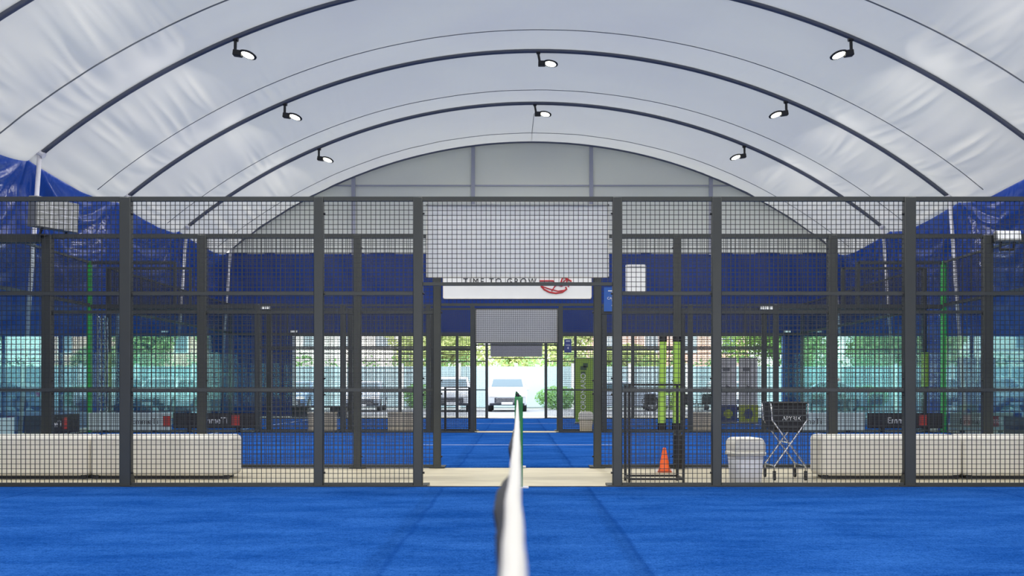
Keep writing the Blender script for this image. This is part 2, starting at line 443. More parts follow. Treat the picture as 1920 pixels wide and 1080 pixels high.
def fence(y, label, green=False):
    t = thing('court_fence', label, 'fence', (0, y, 0), 'steel mesh fences across the hall')
    for sg in (-1, 1):
        for x, w in ((1.035, .10), (2.065, .10), (4.07, .12), (6.07, .13)):
            cx = sg*x
            p = MB().box(cx-w/2, cx+w/2, -.04, .04, 0, 3.0).build('post', STEEL, t, bevel=.008)
            g = MB().prism([(.04, 0), (.22, 0), (.22, .03), (.04, .34)], 'x', cx-.006*1, cx+.006).build('gusset', STEEL, p)
            MB().box(cx-w/2-.05, cx+w/2+.05, -.045, .24, -.008, .012).build('base_plate', STEEL, p)
            if y < 13:
                for z in (.14, .95, 1.12, 2.0, 2.83):
                    MB().bar((cx-sg*(w/2-.002), -.015, z), (cx-sg*(w/2+.018), -.015, z), .011, 6).build('bolt', BLACK, p)
        for (a, b) in ((1.085, 2.015), (2.115, 4.01), (4.13, 6.005)):
            x0, x1 = (a, b) if sg > 0 else (-b, -a)
            mesh_panel(t, x0, x1, .03, 2.97)
            for z in (.018, 1.0, 2.0):
                MB().box(x0, x1, -.02, .015, z-.017, z+.017).build('rail', STEEL, t)
        # glazed bays toward the corners
        for (a, b) in ((6.135, 7.99), (8.01, 9.96)):
            x0, x1 = (a, b) if sg > 0 else (-b, -a)
            MB().box(x0, x1, -.006, .006, .02, 2.90).build('glass_pane', GLASS, t)
        x0, x1 = (6.13, 9.96) if sg > 0 else (-9.96, -6.13)
        MB().box(x0, x1, -.05, .05, 2.90, 3.0).build('top_beam', STEEL, t)
        MB().box(x0, x1, -.02, .02, -.005, .03).build('rail', STEEL, t)
        MB().box(sg*8-.03, sg*8+.03, -.03, .03, 3.0, 4.0).build('post', STEEL, t)
        x0, x1 = (8.03, 9.96) if sg > 0 else (-9.96, -8.03)
        mesh_panel(t, x0, x1, 3.0, 3.95)
        MB().box(x0-.03, x1, -.03, .03, 3.95, 4.01).build('top_beam', STEEL, t)
        MB().box(sg*10-.05, sg*10+.05, -.05, .05, 0, 4.01).build('post', GREENP if green else STEEL, t, bevel=.006)
    MB().box(-6.0, 6.0, -.025, .02, 2.96, 3.005).build('top_rail', STEEL, t)
    MB().box(-.985, .985, -.02, .02, 2.083, 2.117).build('rail', STEEL, t)
    mesh_panel(t, -.985, .985, 2.117, 2.965)
    return t
fence(F[1], 'dark steel mesh fence across the front, nearest of the court fences')
fence(F[2], 'dark steel mesh fence just past the beige aisle and white benches')
fence(F[3], 'steel fence with green corner posts and advert banners along its foot', True)
fence(F[4], 'steel fence directly behind the green-cornered one, across the narrow aisle')
fence(F[5], 'farthest steel mesh fence, before the open end of the hall')

def end_glass(sg, y0, y1, lab):
    t = thing('glass_wall', lab, 'glass wall', (sg*10, y0, 0), 'glazed end walls of the courts')
    Lg = y1-y0; n = 5
    for i in range(n):
        a = .06 + (Lg-.12)*i/n + .004; b = .06 + (Lg-.12)*(i+1)/n - .004
        MB().box(-.006, .006, a, b, .02, 2.95).build('glass_pane', GLASS, t)
    MB().box(-.035, .035, .055, Lg-.055, 2.95, 3.02).build('top_beam', STEEL, t)
    MB().box(-.025, .025, .055, Lg-.055, 3.96, 4.01).build('top_beam', STEEL, t)
    mesh_panel(t, .06, Lg-.06, 3.02, 3.96, 0, 'y')
    MB().box(-.02, .02, .055, Lg-.055, 0, .02).build('rail', STEEL, t)
end_glass(-1, F[2], F[3], 'tall reflective glass wall closing the left end of the middle court')
end_glass(1, F[2], F[3], 'tall reflective glass wall closing the right end of the middle court')
end_glass(-1, F[4], F[5], 'tall reflective glass wall closing the left end of the farthest court')
end_glass(1, F[4], F[5], 'tall reflective glass wall closing the right end of the farthest court')

# ------------------------------------------------------------------ nets
BT = [(-9,-.008),(.3,-.009),(.67,-.0105),(.9,-.0155),(1.07,-.0225),(1.2,-.0235),(1.33,-.019),(1.46,-.007),(1.6,-.003),(1.8,-.006),(2.2,-.018),(2.8,-.014),(3.6,-.006),(5,-.004),(40,-.004)]
def bulge(y, z, a):
    """sideways billow of the netting below the tape (y measured along the net)"""
    h = max(0, .888-z); r = 0
    for (a0, b0), (a1, b1) in zip(BT, BT[1:]):
        if y <= a1:
            t = (y-a0)/(a1-a0); t = t*t*(3-2*t); r = b0+(b1-b0)*t; break
    return r*a/.028*min(1, h/.018)*math.exp(-max(0, h-.02)/.07)
def net(y0, y1, lab, a=.028):
    t = thing('padel_net', lab, 'net', (0, y0, 0), 'padel nets across the three courts')
    Lg = y1-y0; top = .897
    tab = [(-1,-.020),(.53,-.0212),(.88,-.0225),(1.14,-.0213),(1.68,-.0193),(3.2,-.015),(8,-.006),(11,-.002)]
    def xo(y):
        if y0 > 5: return .004*math.sin(y*1.3)
        y += y0
        for (a0, b0), (a1, b1) in zip(tab, tab[1:]):
            if y <= a1: return b0 + (b1-b0)*(y-a0)/(a1-a0)
        return 0
    # white headband folded over the cable
    prof = [(-.0078, -.052), (-.0078, -.006), (-.005, 0), (.005, 0), (.0078, -.006), (.0078, -.052), (.0065, -.052), (.0045, -.008), (-.0045, -.008), (-.0065, -.052)]
    mb = MB(); n = 120; k = len(prof)
    for i in range(n+1):
        y = .06 + (Lg-.12)*i/n
        sw = .0015*noise.noise(Vector((y*6, 0, 1)))
        for px, pz in prof: mb.v.append((px + xo(y) + sw, y, top+pz))
    for i in range(n):
        for j in range(k): mb.f.append((i*k+j, i*k+(j+1) % k, (i+1)*k+(j+1) % k, (i+1)*k+j))
    mb.build('headband', TAPE, t, smooth=True)
    mb = MB(); step = .045
    for i in range(int(Lg/step)):
        y = .05 + i*step
        mb.tube([(xo(y)+bulge(y + (y0 if y0 < 5 else 0), z, a), y, z) for z in [top-.03 - (top-.06)*q/10 for q in range(11)]], .0016, 4, False)
    for j in range(20):
        z = top - .04 - j*.0435
        mb.tube([(xo(y)+bulge(y + (y0 if y0 < 5 else 0), z, a), y, z) for y in [.05 + (Lg-.1)*q/110 for q in range(111)]], .0016, 4, False)
    mb.build('netting', NETM, t)
    mb = MB().grid(lambda u, v: (xo(.05+(Lg-.1)*u)+bulge(.05+(Lg-.1)*u + (y0 if y0 < 5 else 0), .892-.09*v, a), .05+(Lg-.1)*u, .892-.09*v), 400, 8)
    mb.build('lining', NETM, t, smooth=True)
    for yy, xo2 in ((Lg-.09, .011), (.0, .011)):
        p = MB().box(xo2-.042, xo2+.042, yy-.04, yy+.04, -.005, .93).build('net_post', GREENN, t, bevel=.01)
        MB().bar((xo2-.01, yy-.01, .93), (xo2-.01, yy-.01, .955), .02, 10).build('peg', BLACK, p)
        MB().box(xo2-.10, xo2+.10, yy-.07, yy+.07, -.005, .012).build('base_plate', COLW, p)
net(-.12, 9.83, 'long padel net with white tape and green post, seen end on in the foreground')
net(12.36, 22.2, 'padel net on the middle court, hidden behind the nearest net', .02)
net(23.42, 33.2, 'padel net on the farthest court, hidden in line behind the others', .02)

# ------------------------------------------------------------------ boards over the gates
def board(y, m, lab, w=.955, z0=2.17, z1=2.94):
    t = thing('gate_board', lab, 'board', (0, y+.05, 0), 'blank and printed boards above the gate openings')
    MB().box(-w, w, 0, .012, z0, z1).build('panel', m, t)
    mb = MB()
    for a in ((-w, -w+.012), (w-.012, w)): mb.box(a[0], a[1], -.004, .014, z0, z1)
    mb.box(-w, w, -.004, .014, z0, z0+.012).box(-w, w, -.004, .014, z1-.012, z1)
    mb.build('edge_trim', WHITEP, t)
    return t
board(F[1], BOARD, 'big blank white board behind mesh over the nearest gate opening')
tb = board(F[2], BOARD, 'white board reading TIME TO GROW with a red line drawing')
text('TIME TO GROW', .118, INK, tb, (-.225, -.004, 2.388), sp=1.32, width=.94)
tb.location.y = F[2]-.065
mb = MB()
def stroke(pts, r=.011): mb.tube([(p[0], -.006, p[1]) for p in pts], r, 6)
def L2(px, py): return ((px-970)/145., 1+(731-py)/145.)
stroke([L2(1012,528), L2(1037,528), L2(1040,534)])
stroke([L2(1014,537), L2(1020,544), L2(1030,549), L2(1042,551), L2(1054,549), L2(1062,543), L2(1060,539)])
stroke([L2(1016,538), L2(1030,543), L2(1046,547), L2(1060,545)], .007)
stroke([L2(1034,547), L2(1040,538), L2(1044,536)], .007)
stroke([L2(1051,532), L2(1055,520), L2(1064,525), L2(1071,529)])
stroke([L2(1064,519), L2(1062,532), L2(1066,539)], .009)
stroke([L2(1053,532), L2(1063,524)], .007)
stroke([L2(1046,536), L2(1052,538), L2(1062,534)], .007)
mb.build('emblem', RED, tb)
board(F[3], BOARDG, 'blank light grey board behind mesh over the green-cornered fence opening', z0=2.11, z1=2.885)
board(F[5], mat('dim_board', (.34,.34,.38), .7), 'small plain grey board over the farthest gate opening', w=.91, z0=2.16)

def numsign(x, y, z, w, h, m, num, lab):
    t = thing('court_sign', lab, 'sign', (x, y-.05, z))
    MB().box(-w/2, w/2, 0, .006, -h/2, h/2).build('panel', m, t)
    MB().box(-w*.28, w*.28, -.002, 0, h*.33, h*.37).build('stripe', WHITEI, t)
    text('CAMPO', w*.19, WHITEI, t, (0, -.002, h*.04)); text(num, w*.48, WHITEI, t, (0, -.002, -h*.17))
numsign(1.235, F[2], 2.165, .24, .31, BLUES, '3', 'blue court sign with white number 3 beside the TIME TO GROW board')
numsign(1.20, F[3], 2.03, .17, .32, NAVY, '4', 'small navy court sign with white number 4 right of the grey board')
t = thing('box_sign', 'blank white square box fixed to fence right of the blue number 3 sign', 'box', (1.525, F[2]-.07, 2.425))
MB().box(-.13, .13, 0, .05, -.185, .185).build('box_body', BOARD, t, bevel=.012)
MB().prism([(-.12, 0), (.12, 0), (.10, -.02), (-.10, -.02)], 'z', .16, .183).build('top_lip', WHITEI, t)

# ------------------------------------------------------------------ floodlights on the roof
def lamp_proto():
    t = thing('floodlight', '', 'floodlight', (0,0,0), 'roof floodlights hanging from the arches')
    MB().bar((0, 0, 0), (.04, -.04, -.24), .035, 8).bar((-.05, 0, .02), (.06, 0, .02), .05, 8).build('bracket', BLACK, t)
    h = MB().box(.0, .20, -.10, .06, -.36, -.23)
    h.build('driver_box', BLACKP, t, bevel=.015)
    # tilted oval head facing down and toward the camera side
    hd = MB().lathe([(.05, .045), (.13, .035), (.165, .01), (.165, -.015), (.145, -.02)], 28)
    hd.v = [(x*1.25, y*.85, z) for x, y, z in hd.v]
    o = hd.build('head', BLACK, t, smooth=True, loc=(.34, -.05, -.30), rot=(math.radians(-20), math.radians(10), 0))
    ln = MB().lathe([(.02, -.028), (.10, -.028), (.128, -.0205)], 28)
    ln.v = [(x*1.2, y*.85, z) for x, y, z in ln.v]
    ln.build('lens', LENS, o, smooth=True)
    return t
lp = lamp_proto()
spots = [(3, -7.0, 'large lit floodlight high on the left, on the nearest visible arch'),
         (3, 7.0, 'large lit floodlight high on the right, on the nearest visible arch'),
         (2, -7.05, 'lit floodlight left on the middle arch, below the largest left one'),
         (2, .0, 'lit floodlight at the crown of the middle arch'),
         (2, 6.9, 'lit floodlight right on the middle arch, below the largest right one'),
         (1, -7.1, 'smallest lit floodlight on the left, on the far arch'),
         (1, .0, 'small lit floodlight at the crown of the far arch with a cable below'),
         (1, 6.9, 'smallest lit floodlight on the right, on the far arch')]
LIGHT_W = 190
for i, (a, x, lab) in enumerate(spots):
    th = math.asin(x/R); px, pz = arch_pt(th, .13)
    o = lp if i == 0 else dup(lp, (0,0,0), lab)
    o['label'] = lab; o.location = (px, YA[a], pz)
    if x > 1: o.scale = (-1, 1, 1)
    o.rotation_euler = (0, math.radians(8 if x < -1 else (-8 if x > 1 else 0)), 0)
cb = MB().tube([(XC-.02, YA[1]-.06, 10.0), (XC-.05, YA[1]+1.6, 9.95), (XC-.03, YA[0]-.15, 10.35)], .012, 6).build('hanging_cable', GREYC)
tag(cb, 'thin grey cable hanging below the farthest crown floodlight', 'cable')
for a in range(1, 9):  # light of the hung floodlights, plus added unseen lamps brightening the floor
    for x in (-7., 0., 7.):
        ld = bpy.data.lights.new('flood_and_fill_lamp', 'AREA'); ld.shape = 'DISK'; ld.size = .5; ld.energy = LIGHT_W; ld.color = (1, .97, .92)
        lo = bpy.data.objects.new('flood_and_fill_lamp', ld); C.objects.link(lo)
        px, pz = arch_pt(math.asin(x/R), .62); lo.location = (px, YA[a]-.1, pz)

# ------------------------------------------------------------------ court floodlights on the fences
def panel_light(name, loc, rot, w, h, m, lab, grid=True):
    t = thing(name, lab, 'floodlight', loc)
    t.rotation_euler = rot
    MB().box(-w/2-.015, w/2+.015, .006, .17 if w > .4 else .09, -h/2-.015, h/2+.015).build('housing', GREYC, t, bevel=.01)
    f = MB().box(-w/2, w/2, -.004, .006, -h/2, h/2).build('led_face', m, t)
    if grid:
        mb = MB()
        for i in range(1, 6): mb.box(-w/2+w*i/6-.004, -w/2+w*i/6+.004, -.008, -.004, -h/2, h/2)
        for i in range(1, 4): mb.box(-w/2, w/2, -.008, -.004, -h/2+h*i/4-.003, -h/2+h*i/4+.003)
        mb.build('louvre_grid', WHITEG, f)
    MB().bar((-w*.3, .05, -h/2), (-w*.3, .10, -h/2-.10), .015, 6).bar((w*.3, .05, -h/2), (w*.3, .10, -h/2-.10), .015, 6).bar((-w*.3, .10, -h/2-.10), (w*.3, .10, -h/2-.10), .018, 6).build('bracket', BLACK, t)
panel_light('court_floodlight', (-5.93, F[2], 3.26), (math.radians(4), 0, math.radians(64)), .60, .36, LED, 'big rectangular grey floodlight on the fence at upper left')
panel_light('court_floodlight', (6.27, F[2]-.17, 2.97), (math.radians(-10), 0, 0), .29, .11, LEDW, 'flat white floodlight on the fence post at upper right', True)
panel_light('court_floodlight', (6.1, F[4]-.14, 3.0), (0,0,0), .29, .07, LEDW, 'tiny white lamp on the double fence right of centre', False)
panel_light('court_floodlight', (-6.15, F[4]-.14, 3.0), (0,0,0), .24, .05, LEDW, 'tiny white lamp on the double fence left of centre', False)
panel_light('court_floodlight', (-7.75, F[5]-.14, 3.03), (0,0,0), .22, .05, LEDW, 'tiny white lamp above the left end of the bright opening', False)
panel_light('court_floodlight', (9.45, F[5]-.14, 3.03), (0,0,0), .2, .05, LEDW, 'tiny white lamp above the right end of the bright opening', False)

# ------------------------------------------------------------------ benches in the aisle
def bench_proto():
    t = thing('block_bench', '', 'bench', (0,0,0), 'long white plastic block benches in the beige aisle')
    MB().box(-.805, .805, -.21, .21, .035, .497).build('block', WHITEP, t, bevel=.055, seg=5)
    mb = MB().box(-.72, .72, -.16, .16, 0, .045); mb.build('plinth', BLACKP, t)
    for x in (-.74, .74):
        MB().bar((x, -.19, .032), (x, -.15, .032), .034, 12).build('foot', BLACK, t)
    return t
bp = bench_proto(); yb = 10.97
def bx(px): return (px-967)/166.-.02
bl = [(-3.225-.81, 'white block bench left of the gate, its right end free beside the blue court'),
      (-3.225-2.43, 'white block bench at far left, cut by the picture edge'),
      (3.42+.81, 'white block bench on the right, next to the ball basket trolley'),
      (3.42+2.43, 'white block bench at far right, cut by the picture edge')]
for i, (x, lab) in enumerate(bl):
    o = bp if i == 0 else dup(bp, (0,0,0), lab)
    o['label'] = lab; o.location = (x, yb, -.012)

# far beige blocks
def block(x, w, lab):
    t = thing('beige_box', lab, 'box', (x, 22.85, -.012), 'beige plastic boxes in the far aisle')
    MB().box(-w/2, w/2, -.2, .2, .02, .46).build('body', BEIGEP, t, bevel=.03, seg=3)
    MB().box(-w/2-.01, w/2+.01, -.21, .21, .44, .475).build('lid', BEIGEP, t, bevel=.01)
    for sx in (-1, 1): MB().box(sx*w*.4-.03, sx*w*.4+.03, -.15, .15, 0, .025).build('foot', BLACKP, t)
block((604-967)/78., .62, 'beige box standing between the double fences, first of two on the left')
block((751-967)/78., .60, 'beige box between the double fences, nearer the net on the left')
block((1314-967)/78., .50, 'beige box between the double fences on the right side')

# ------------------------------------------------------------------ bins
def bin_(x, y, s, m, m2, lab, rz=0):
    t = thing('swing_bin', lab, 'bin', (x, y, -.012), rz=rz); t.scale = (s, s, s)
    MB().lathe([(.135, 0), (.145, .01), (.165, .33)], 32, sq=6).build('bin_body', m, t, smooth=True)
    mb = MB().lathe([(.180, .31), (.187, .315), (.187, .345), (.178, .35)], 32, sq=6)
    mb.build('rim', m2, t, smooth=True)
    hood = [(-.172, .345), (.172, .345), (.172, .43), (.160, .475), (.125, .50), (-.125, .50), (-.160, .475), (-.172, .43)]
    MB().prism(hood, 'y', -.15, .15).build('lid', m2, t, bevel=.02, seg=3)
    MB().prism([(-.135, .37), (.135, .37), (.12, .465), (-.12, .465)], 'y', -.160, -.150).build('flap', m2, t, bevel=.004)
bin_(2.46, 10.28, 1.0, WHITEG, WHITEP, 'white plastic swing-lid bin behind the fence, left of the basket trolley', .12)
bin_((1096-967)/77.5, 22.85, .98, BEIGEP, WHITEP, 'white swing-lid bin in front of the green roll-up banner')

# ------------------------------------------------------------------ tube racks
def rack(x, y, lab):
    t = thing('metal_rack', lab, 'rack', (x, y, -.012), 'black tubular racks beside the gates')
    w, d, h = .29, .20, 1.08
    for sx in (-1, 1):
        for sy in (-1, 1): MB().box(sx*w-.012, sx*w+.012, sy*d-.012, sy*d+.012, 0, h).build('upright', BLACK, t)
    mb = MB()
    for z in (h-.012, .055):
        for sy in (-1, 1): mb.box(-w, w, sy*d-.011, sy*d+.011, z-.011, z+.011)
        for sx in (-1, 1): mb.box(sx*w-.011, sx*w+.011, -d, d, z-.011, z+.011)
    mb.build('frame_bars', BLACK, t)
rack(1.49, 10.42, 'black tubular rack just right of the nearest gate opening')
rack(-1.42, 22.82, 'small black tubular rack left of the far gate opening')

# ------------------------------------------------------------------ cone
t = thing('traffic_cone', 'small orange cone on the beige floor by the fence post', 'cone', (1.81, 11.72, -.012))
MB().lathe([(.078, .015), (.07, .03), (.022, .285), (.016, .30)], 28).build('cone_body', ORANGE, t, smooth=True)
MB().lathe([(.085, 0), (.085, .015), (.075, .02)], 32, sq=5).build('base', mat('cone_base', (.35,.06,.02), .6), t)
for sx in (-1, 1): MB().box(sx*.095-.018, sx*.095+.018, -.02, .02, .0, .045).build('corner_tab', WHITEI, t, bevel=.006)

# ------------------------------------------------------------------ foam tubes
def foam(x, y, z0, z1, lab, lean=0):
    t = thing('foam_tube', lab, 'foam tube', (x, y, z0), 'lime foam tubes strapped to the fence'); t.rotation_euler = (0, lean, 0)
    h = z1-z0; r = .046
    MB().bar((0,0,.09), (0,0,h-.07), r, 20).build('sleeve', LIME, t, smooth=False, bevel=.003)
    MB().bar((0,0,0), (0,0,.09), r+.007, 20).build('end_cap', BLACK, t, bevel=.005)
    MB().bar((0,0,h-.07), (0,0,h), r+.007, 20).build('end_cap', BLACK, t, bevel=.005)
foam((1239-967)/148.5, 12.08, .49, 1.68, 'lime and yellow foam tube with black ends, the left of the two', math.radians(.8))
foam((1266.5-967)/148.5, 12.08, .49, 1.68, 'lime foam tube with black ends strapped before the fence post', math.radians(.3))
t = thing('post_wrap', 'black fabric bag hanging under the lime foam tube on the fence post', 'wrap', (2.05, 12.14, -.04))
MB().lathe([(.05, .05), (.065, .09), (.06, .45), (.045, .48)], 16).build('wrap_body', BLACKP, t, smooth=True)

# ------------------------------------------------------------------ ball basket trolley
t = thing('ball_trolley', 'black fabric ball basket on crossed chrome legs with casters', 'ball trolley', (3.01, 10.72, -.012)); t.scale = (.86, 1, 1)
mb = MB()
pr = [(.235, .865), (.235, .70), (.175, .55)]
mb.prism([(-.225, .865), (.225, .865), (.225, .68), (.17, .545), (-.17, .545), (-.225, .68)], 'y', -.17, .17)
bk = mb.build('basket', BLACKP, t, bevel=.015)
mb = MB()
for z in (.60, .665, .73, .795): mb.box(-.19 if z < .65 else -.228, .19 if z < .65 else .228, -.174, -.170, z-.002, z+.002)
mb.build('seam', GREYC, bk)
text('APYRIX', .062, WHITEI, bk, (.03, -.176, .695), sp=1.0, xs=1.15)
mb = MB().tube([(-.235,-.18,.865), (.235,-.18,.865), (.235,.18,.865), (-.235,.18,.865), (-.235,-.18,.865)], .010, 6)
mb.build('rim', BLACK, t)
for sy in (-1, 1):
    for sx in (-1, 1):
        l = MB().tube([(sx*.24, sy*.19, .86), (sx*.225, sy*.19, .68), (-sx*.20, sy*.20, .17), (-sx*.20, sy*.20, .10)], .011, 8).build('leg', CHROME, t, smooth=True)
        MB().bar((-sx*.20-.012, sy*.20, .045), (-sx*.20+.012, sy*.20, .045), .035, 16).box(-sx*.20-.018, -sx*.20+.018, sy*.20-.012, sy*.20+.012, .05, .115).build('caster', BLACK, l)
for sx in (-1, 1): MB().bar((sx*.2, -.2, .17), (sx*.2, .2, .17), .008, 6).build('cross_bar', CHROME, t)
MB().bar((0, -.20, .425), (0, .20, .425), .009, 6).build('cross_bar', CHROME, t)

bb = MB().lathe([(.003,-.032),(.018,-.027),(.030,-.012),(.033,0),(.030,.012),(.018,.027),(.003,.032)], 20).build('tennis_ball', mat('ball_felt', (.72,.78,.6), .9), smooth=True, loc=(3.03+.35*0, 12.75, .033))
tag(bb, 'pale tennis ball lying on the blue turf behind the trolley', 'ball')

# ------------------------------------------------------------------ advert banners at the foot of fence 3
def advert(x0, x1, z0, z1, m, ink, lab, tx=.0, y=None, rot=0, sz=.20):
    y = F[3]-.07 if y is None else y
    t = thing('advert_banner', lab, 'banner', ((x0+x1)/2, y, 0), rz=rot); w = (x1-x0)/2
    MB().box(-w, w, 0, .012, z0, z1).build('panel', m, t)
    zc = (z0+z1)/2
    text('EmmeTi', sz, ink, t, (tx, -.003, zc), xs=.95)
    MB().box(tx+.42, tx+.60, -.006, 0, zc-.12, zc+.13).build('red_block', REDB, t)
    for sx in (-1, 1): MB().box(sx*w*.6-.05, sx*w*.6+.05, -.01, .03, -.005, z0).build('foot', BLACK, t)
BW = mat('banner_white', (.42, .50, .48), .6); BB = mat('banner_black', (.012, .010, .011), .5)
advert(-10.0, -8.06, .05, .47, BW, INK, 'white advert banner lettered EmmeTi, left end of the green-cornered fence', .35)
advert(-8.02, -6.12, .10, .46, BB, WHITEI, 'black advert banner lettered EmmeTi, left side beside the fence post', .0)
advert(6.2, 8.12, .05, .47, BW, INK, 'white advert banner lettered EmmeTi, right side behind the bench', -.35)
advert(8.2, 9.95, .10, .46, BB, WHITEI, 'black advert banner lettered EmmeTi, right side behind the bench', -.10)
advert(10.12, 11.6, .05, .47, BW, INK, 'small white advert banner lettered EmmeTi outside the right glass corner', -.2)
# boards standing inside the middle court ends against the glass
def advert_side(sg, y0, y1, m, ink, lab):
    t = thing('advert_banner', lab, 'banner', (sg*9.93, (y0+y1)/2, 0), rz=PI/2 if sg < 0 else -PI/2)
    w = (y1-y0)/2
    MB().box(-w, w, -.006, .006, .05, .46).build('panel', m, t)
    text('EmmeTi', .2, ink, t, (.0, -.010, .26)); MB().box(.42, .60, -.012, -.006, .14, .39).build('red_block', REDB, t)
    for sx in (-1, 1): MB().box(sx*w*.6-.04, sx*w*.6+.04, -.012, .02, 0, .05).build('foot', BLACK, t)
advert_side(-1, 19.2, 21.6, BB, WHITEI, 'black advert banner along the left glass wall of the middle court')
advert_side(-1, 16.2, 18.8, BW, INK, 'white advert banner along the left glass wall, cut by the picture edge')
advert_side(1, 16.6, 19.4, BB, WHITEI, 'black advert banner along the right glass wall of the middle court')

# ------------------------------------------------------------------ roll-up banners on the last court
def rollup(px, w, lab, kind):
    t = thing('rollup_banner', lab, 'roll-up banner', ((px-967)/64., 27.9, 0), 'roll-up banners standing on the farthest court')
    m = {'green': GREENB, 'blue': BLUES, 'navy': GREYP, 'lime': GREYP}[kind]
    f = MB().box(-w/2, w/2, -.004, .004, .06, 1.93).build('print', m, t)
    MB().box(-w/2-.015, w/2+.015, -.06, .06, 0, .06).build('base', GREYC, t, bevel=.01)
    MB().bar((-w/2, 0, 1.935), (w/2, 0, 1.935), .012, 8).build('top_rail', GREYC, t)
    MB().bar((0, .03, .05), (0, .03, 1.93), .01, 6).build('pole', GREYC, t)
    if kind == 'green':
        text('CORONARO', .21, WHITEI, f, (-.03, -.006, .88), rot=(PI/2, -PI/2, 0), xs=1.0)
        mb = MB().box(-.12, .06, -.007, -.004, 1.58, 1.70).box(-.04, .10, -.007, -.004, 1.66, 1.78).box(-.10, .03, -.007, -.004, 1.46, 1.54)
        mb.build('emblem', mat('dark_green_print', (.03, .07, .03), .5), f)
    if kind in ('navy', 'lime'):
        a, b = (NAVY, YELLOW) if kind == 'navy' else (YELLOW, NAVY)
        MB().box(-w/2-.01, w/2+.01, -.012, -.004, .06, .56).build('lower_print', a, f)
        disc = [(.13*math.cos(q), .30+.13*math.sin(q)) for q in [2*PI*i/24 for i in range(24)]]
        if kind == 'lime': disc = [(x, .28+ (z-.30 if z < .30 else (z-.30)*1.3)) for x, z in disc]
        MB().prism(disc, 'y', -.018, -.012).build('disc', b, f)
        MB().box(-.16, .05, -.010, -.004, 1.55, 1.66).build('dark_print', mat('soft_ink', (.07,.07,.09), .6), f)
        MB().prism([(-.05, 1.15), (.12, 1.05), (.16, .98), (.02, 1.0), (-.04, .85), (-.08, 1.0)], 'y', -.010, -.004).build('dark_print', bpy.data.materials['soft_ink'], f)
rollup(1094.5, .53, 'olive green roll-up banner lettered CORONARO upright behind the small bin', 'green')
rollup(1124.5, .30, 'slim blue roll-up banner right behind the green one', 'blue')
rollup(1364, .50, 'grey roll-up banner with a navy foot and lime disc', 'navy')
rollup(1402, .54, 'grey roll-up banner with a lime foot and navy disc', 'lime')

# green tabs on corner posts
def tab(sg, lab):
    t = thing('post_placard', lab, 'placard', (sg*9.98, F[4]-.085, 1.5))
    f = MB().box(-.085, .085, 0, .01, -.42, .42).build('panel', GREENB, t)
    text('CORONARO', .11, mat('lime_ink', (.5, .62, .12), .5), t, (0, -.003, 0), rot=(PI/2, -PI/2, 0))
tab(-1, 'narrow green upright placard on the far left corner post'); tab(1, 'narrow green upright placard on the far right corner post')

# truss column left, blue padded column right
t = thing('truss_column', 'slender aluminium lattice truss column standing at the left court corner', 'truss', (-9.93, 22.83, -.012))
for sx in (-1, 1):
    for sy in (-1, 1): MB().bar((sx*.085, sy*.085, 0), (sx*.085, sy*.085, 2.75), .016, 8).build('chord', CHROME, t)
mb = MB()
for i in range(11):
    z = .05 + .25*i; s = 1 if i % 2 else -1
    mb.bar((-.085*s, -.085, z), (.085*s, -.085, z+.25), .009, 6).bar((-.085*s, .085, z), (.085*s, .085, z+.25), .009, 6)
    mb.bar((-.085, -.085*s, z), (-.085, .085*s, z+.25), .009, 6).bar((.085, -.085*s, z), (.085, .085*s, z+.25), .009, 6)
mb.build('lattice', CHROME, t)
t = thing('padded_column', 'glossy blue padded column standing at the right court corner', 'column', (10.22, 22.83, -.012))
mb = MB().lathe([(.11, .03), (.115, .06)] + [(.112 + (.006 if k % 2 else 0), .1 + k*.1) for k in range(27)] + [(.11, 2.82)], 20)
mb.build('pad', BLUEPAD, t, smooth=True)
MB().lathe([(.13, 0), (.13, .03)], 20).build('base_ring', GREYC, t)

# ------------------------------------------------------------------ low black bench and chairs by the opening
t = thing('low_bench', 'long low black slatted bench at the left of the far opening', 'bench', (-7.0, 34.6, .0))
MB().box(-1.15, 1.15, -.2, .2, .36, .42).build('seat', BLACK, t, bevel=.01)
for x in (-.85, .55): MB().box(x-.28, x+.28, -.17, .17, 0, .36).build('leg', BLACKP, t, bevel=.01)
def chair(x, y, rz, lab):
    t = thing('garden_chair', lab, 'chair', (x, y, -.02), 'dark chairs outside beyond the far opening', rz)
    MB().box(-.24, .24, -.24, .24, .42, .46).build('seat', BLACKP, t, bevel=.01)
    MB().prism([(.22, .46), (.26, .46), (.34, .86), (.30, .86)], 'x', -.24, .24).build('backrest', BLACKP, t, bevel=.01)
    for sx in (-1, 1):
        for sy in (-1, 1): MB().bar((sx*.21, sy*.21, 0), (sx*.21, sy*.21, .42), .016, 6).build('leg', BLACK, t)
        MB().tube([(sx*.25, -.2, .45), (sx*.25, -.2, .64), (sx*.25, .27, .66)], .016, 6).build('armrest', BLACK, t)
chair((1216-967)/46., 38.8, PI, 'dark chair outside, left of the lime foam tubes')
chair((1290-967)/46., 38.7, PI-.4, 'dark chair outside, just right of the lime foam tubes')
chair((1322-967)/46., 38.9, PI+.2, 'dark chair outside, nearest the grey roll-up banners')
t = thing('garden_table', 'small white table outside between the dark chairs', 'table', (6.25, 39.0, -.02))
MB().bar((0,0,.70), (0,0,.74), .4, 24).build('tabletop', PLATE, t); MB().bar((0,0,.03), (0,0,.7), .03, 10).build('pedestal', PLATE, t); MB().bar((0,0,0), (0,0,.03), .25, 20).build('base', PLATE, t)

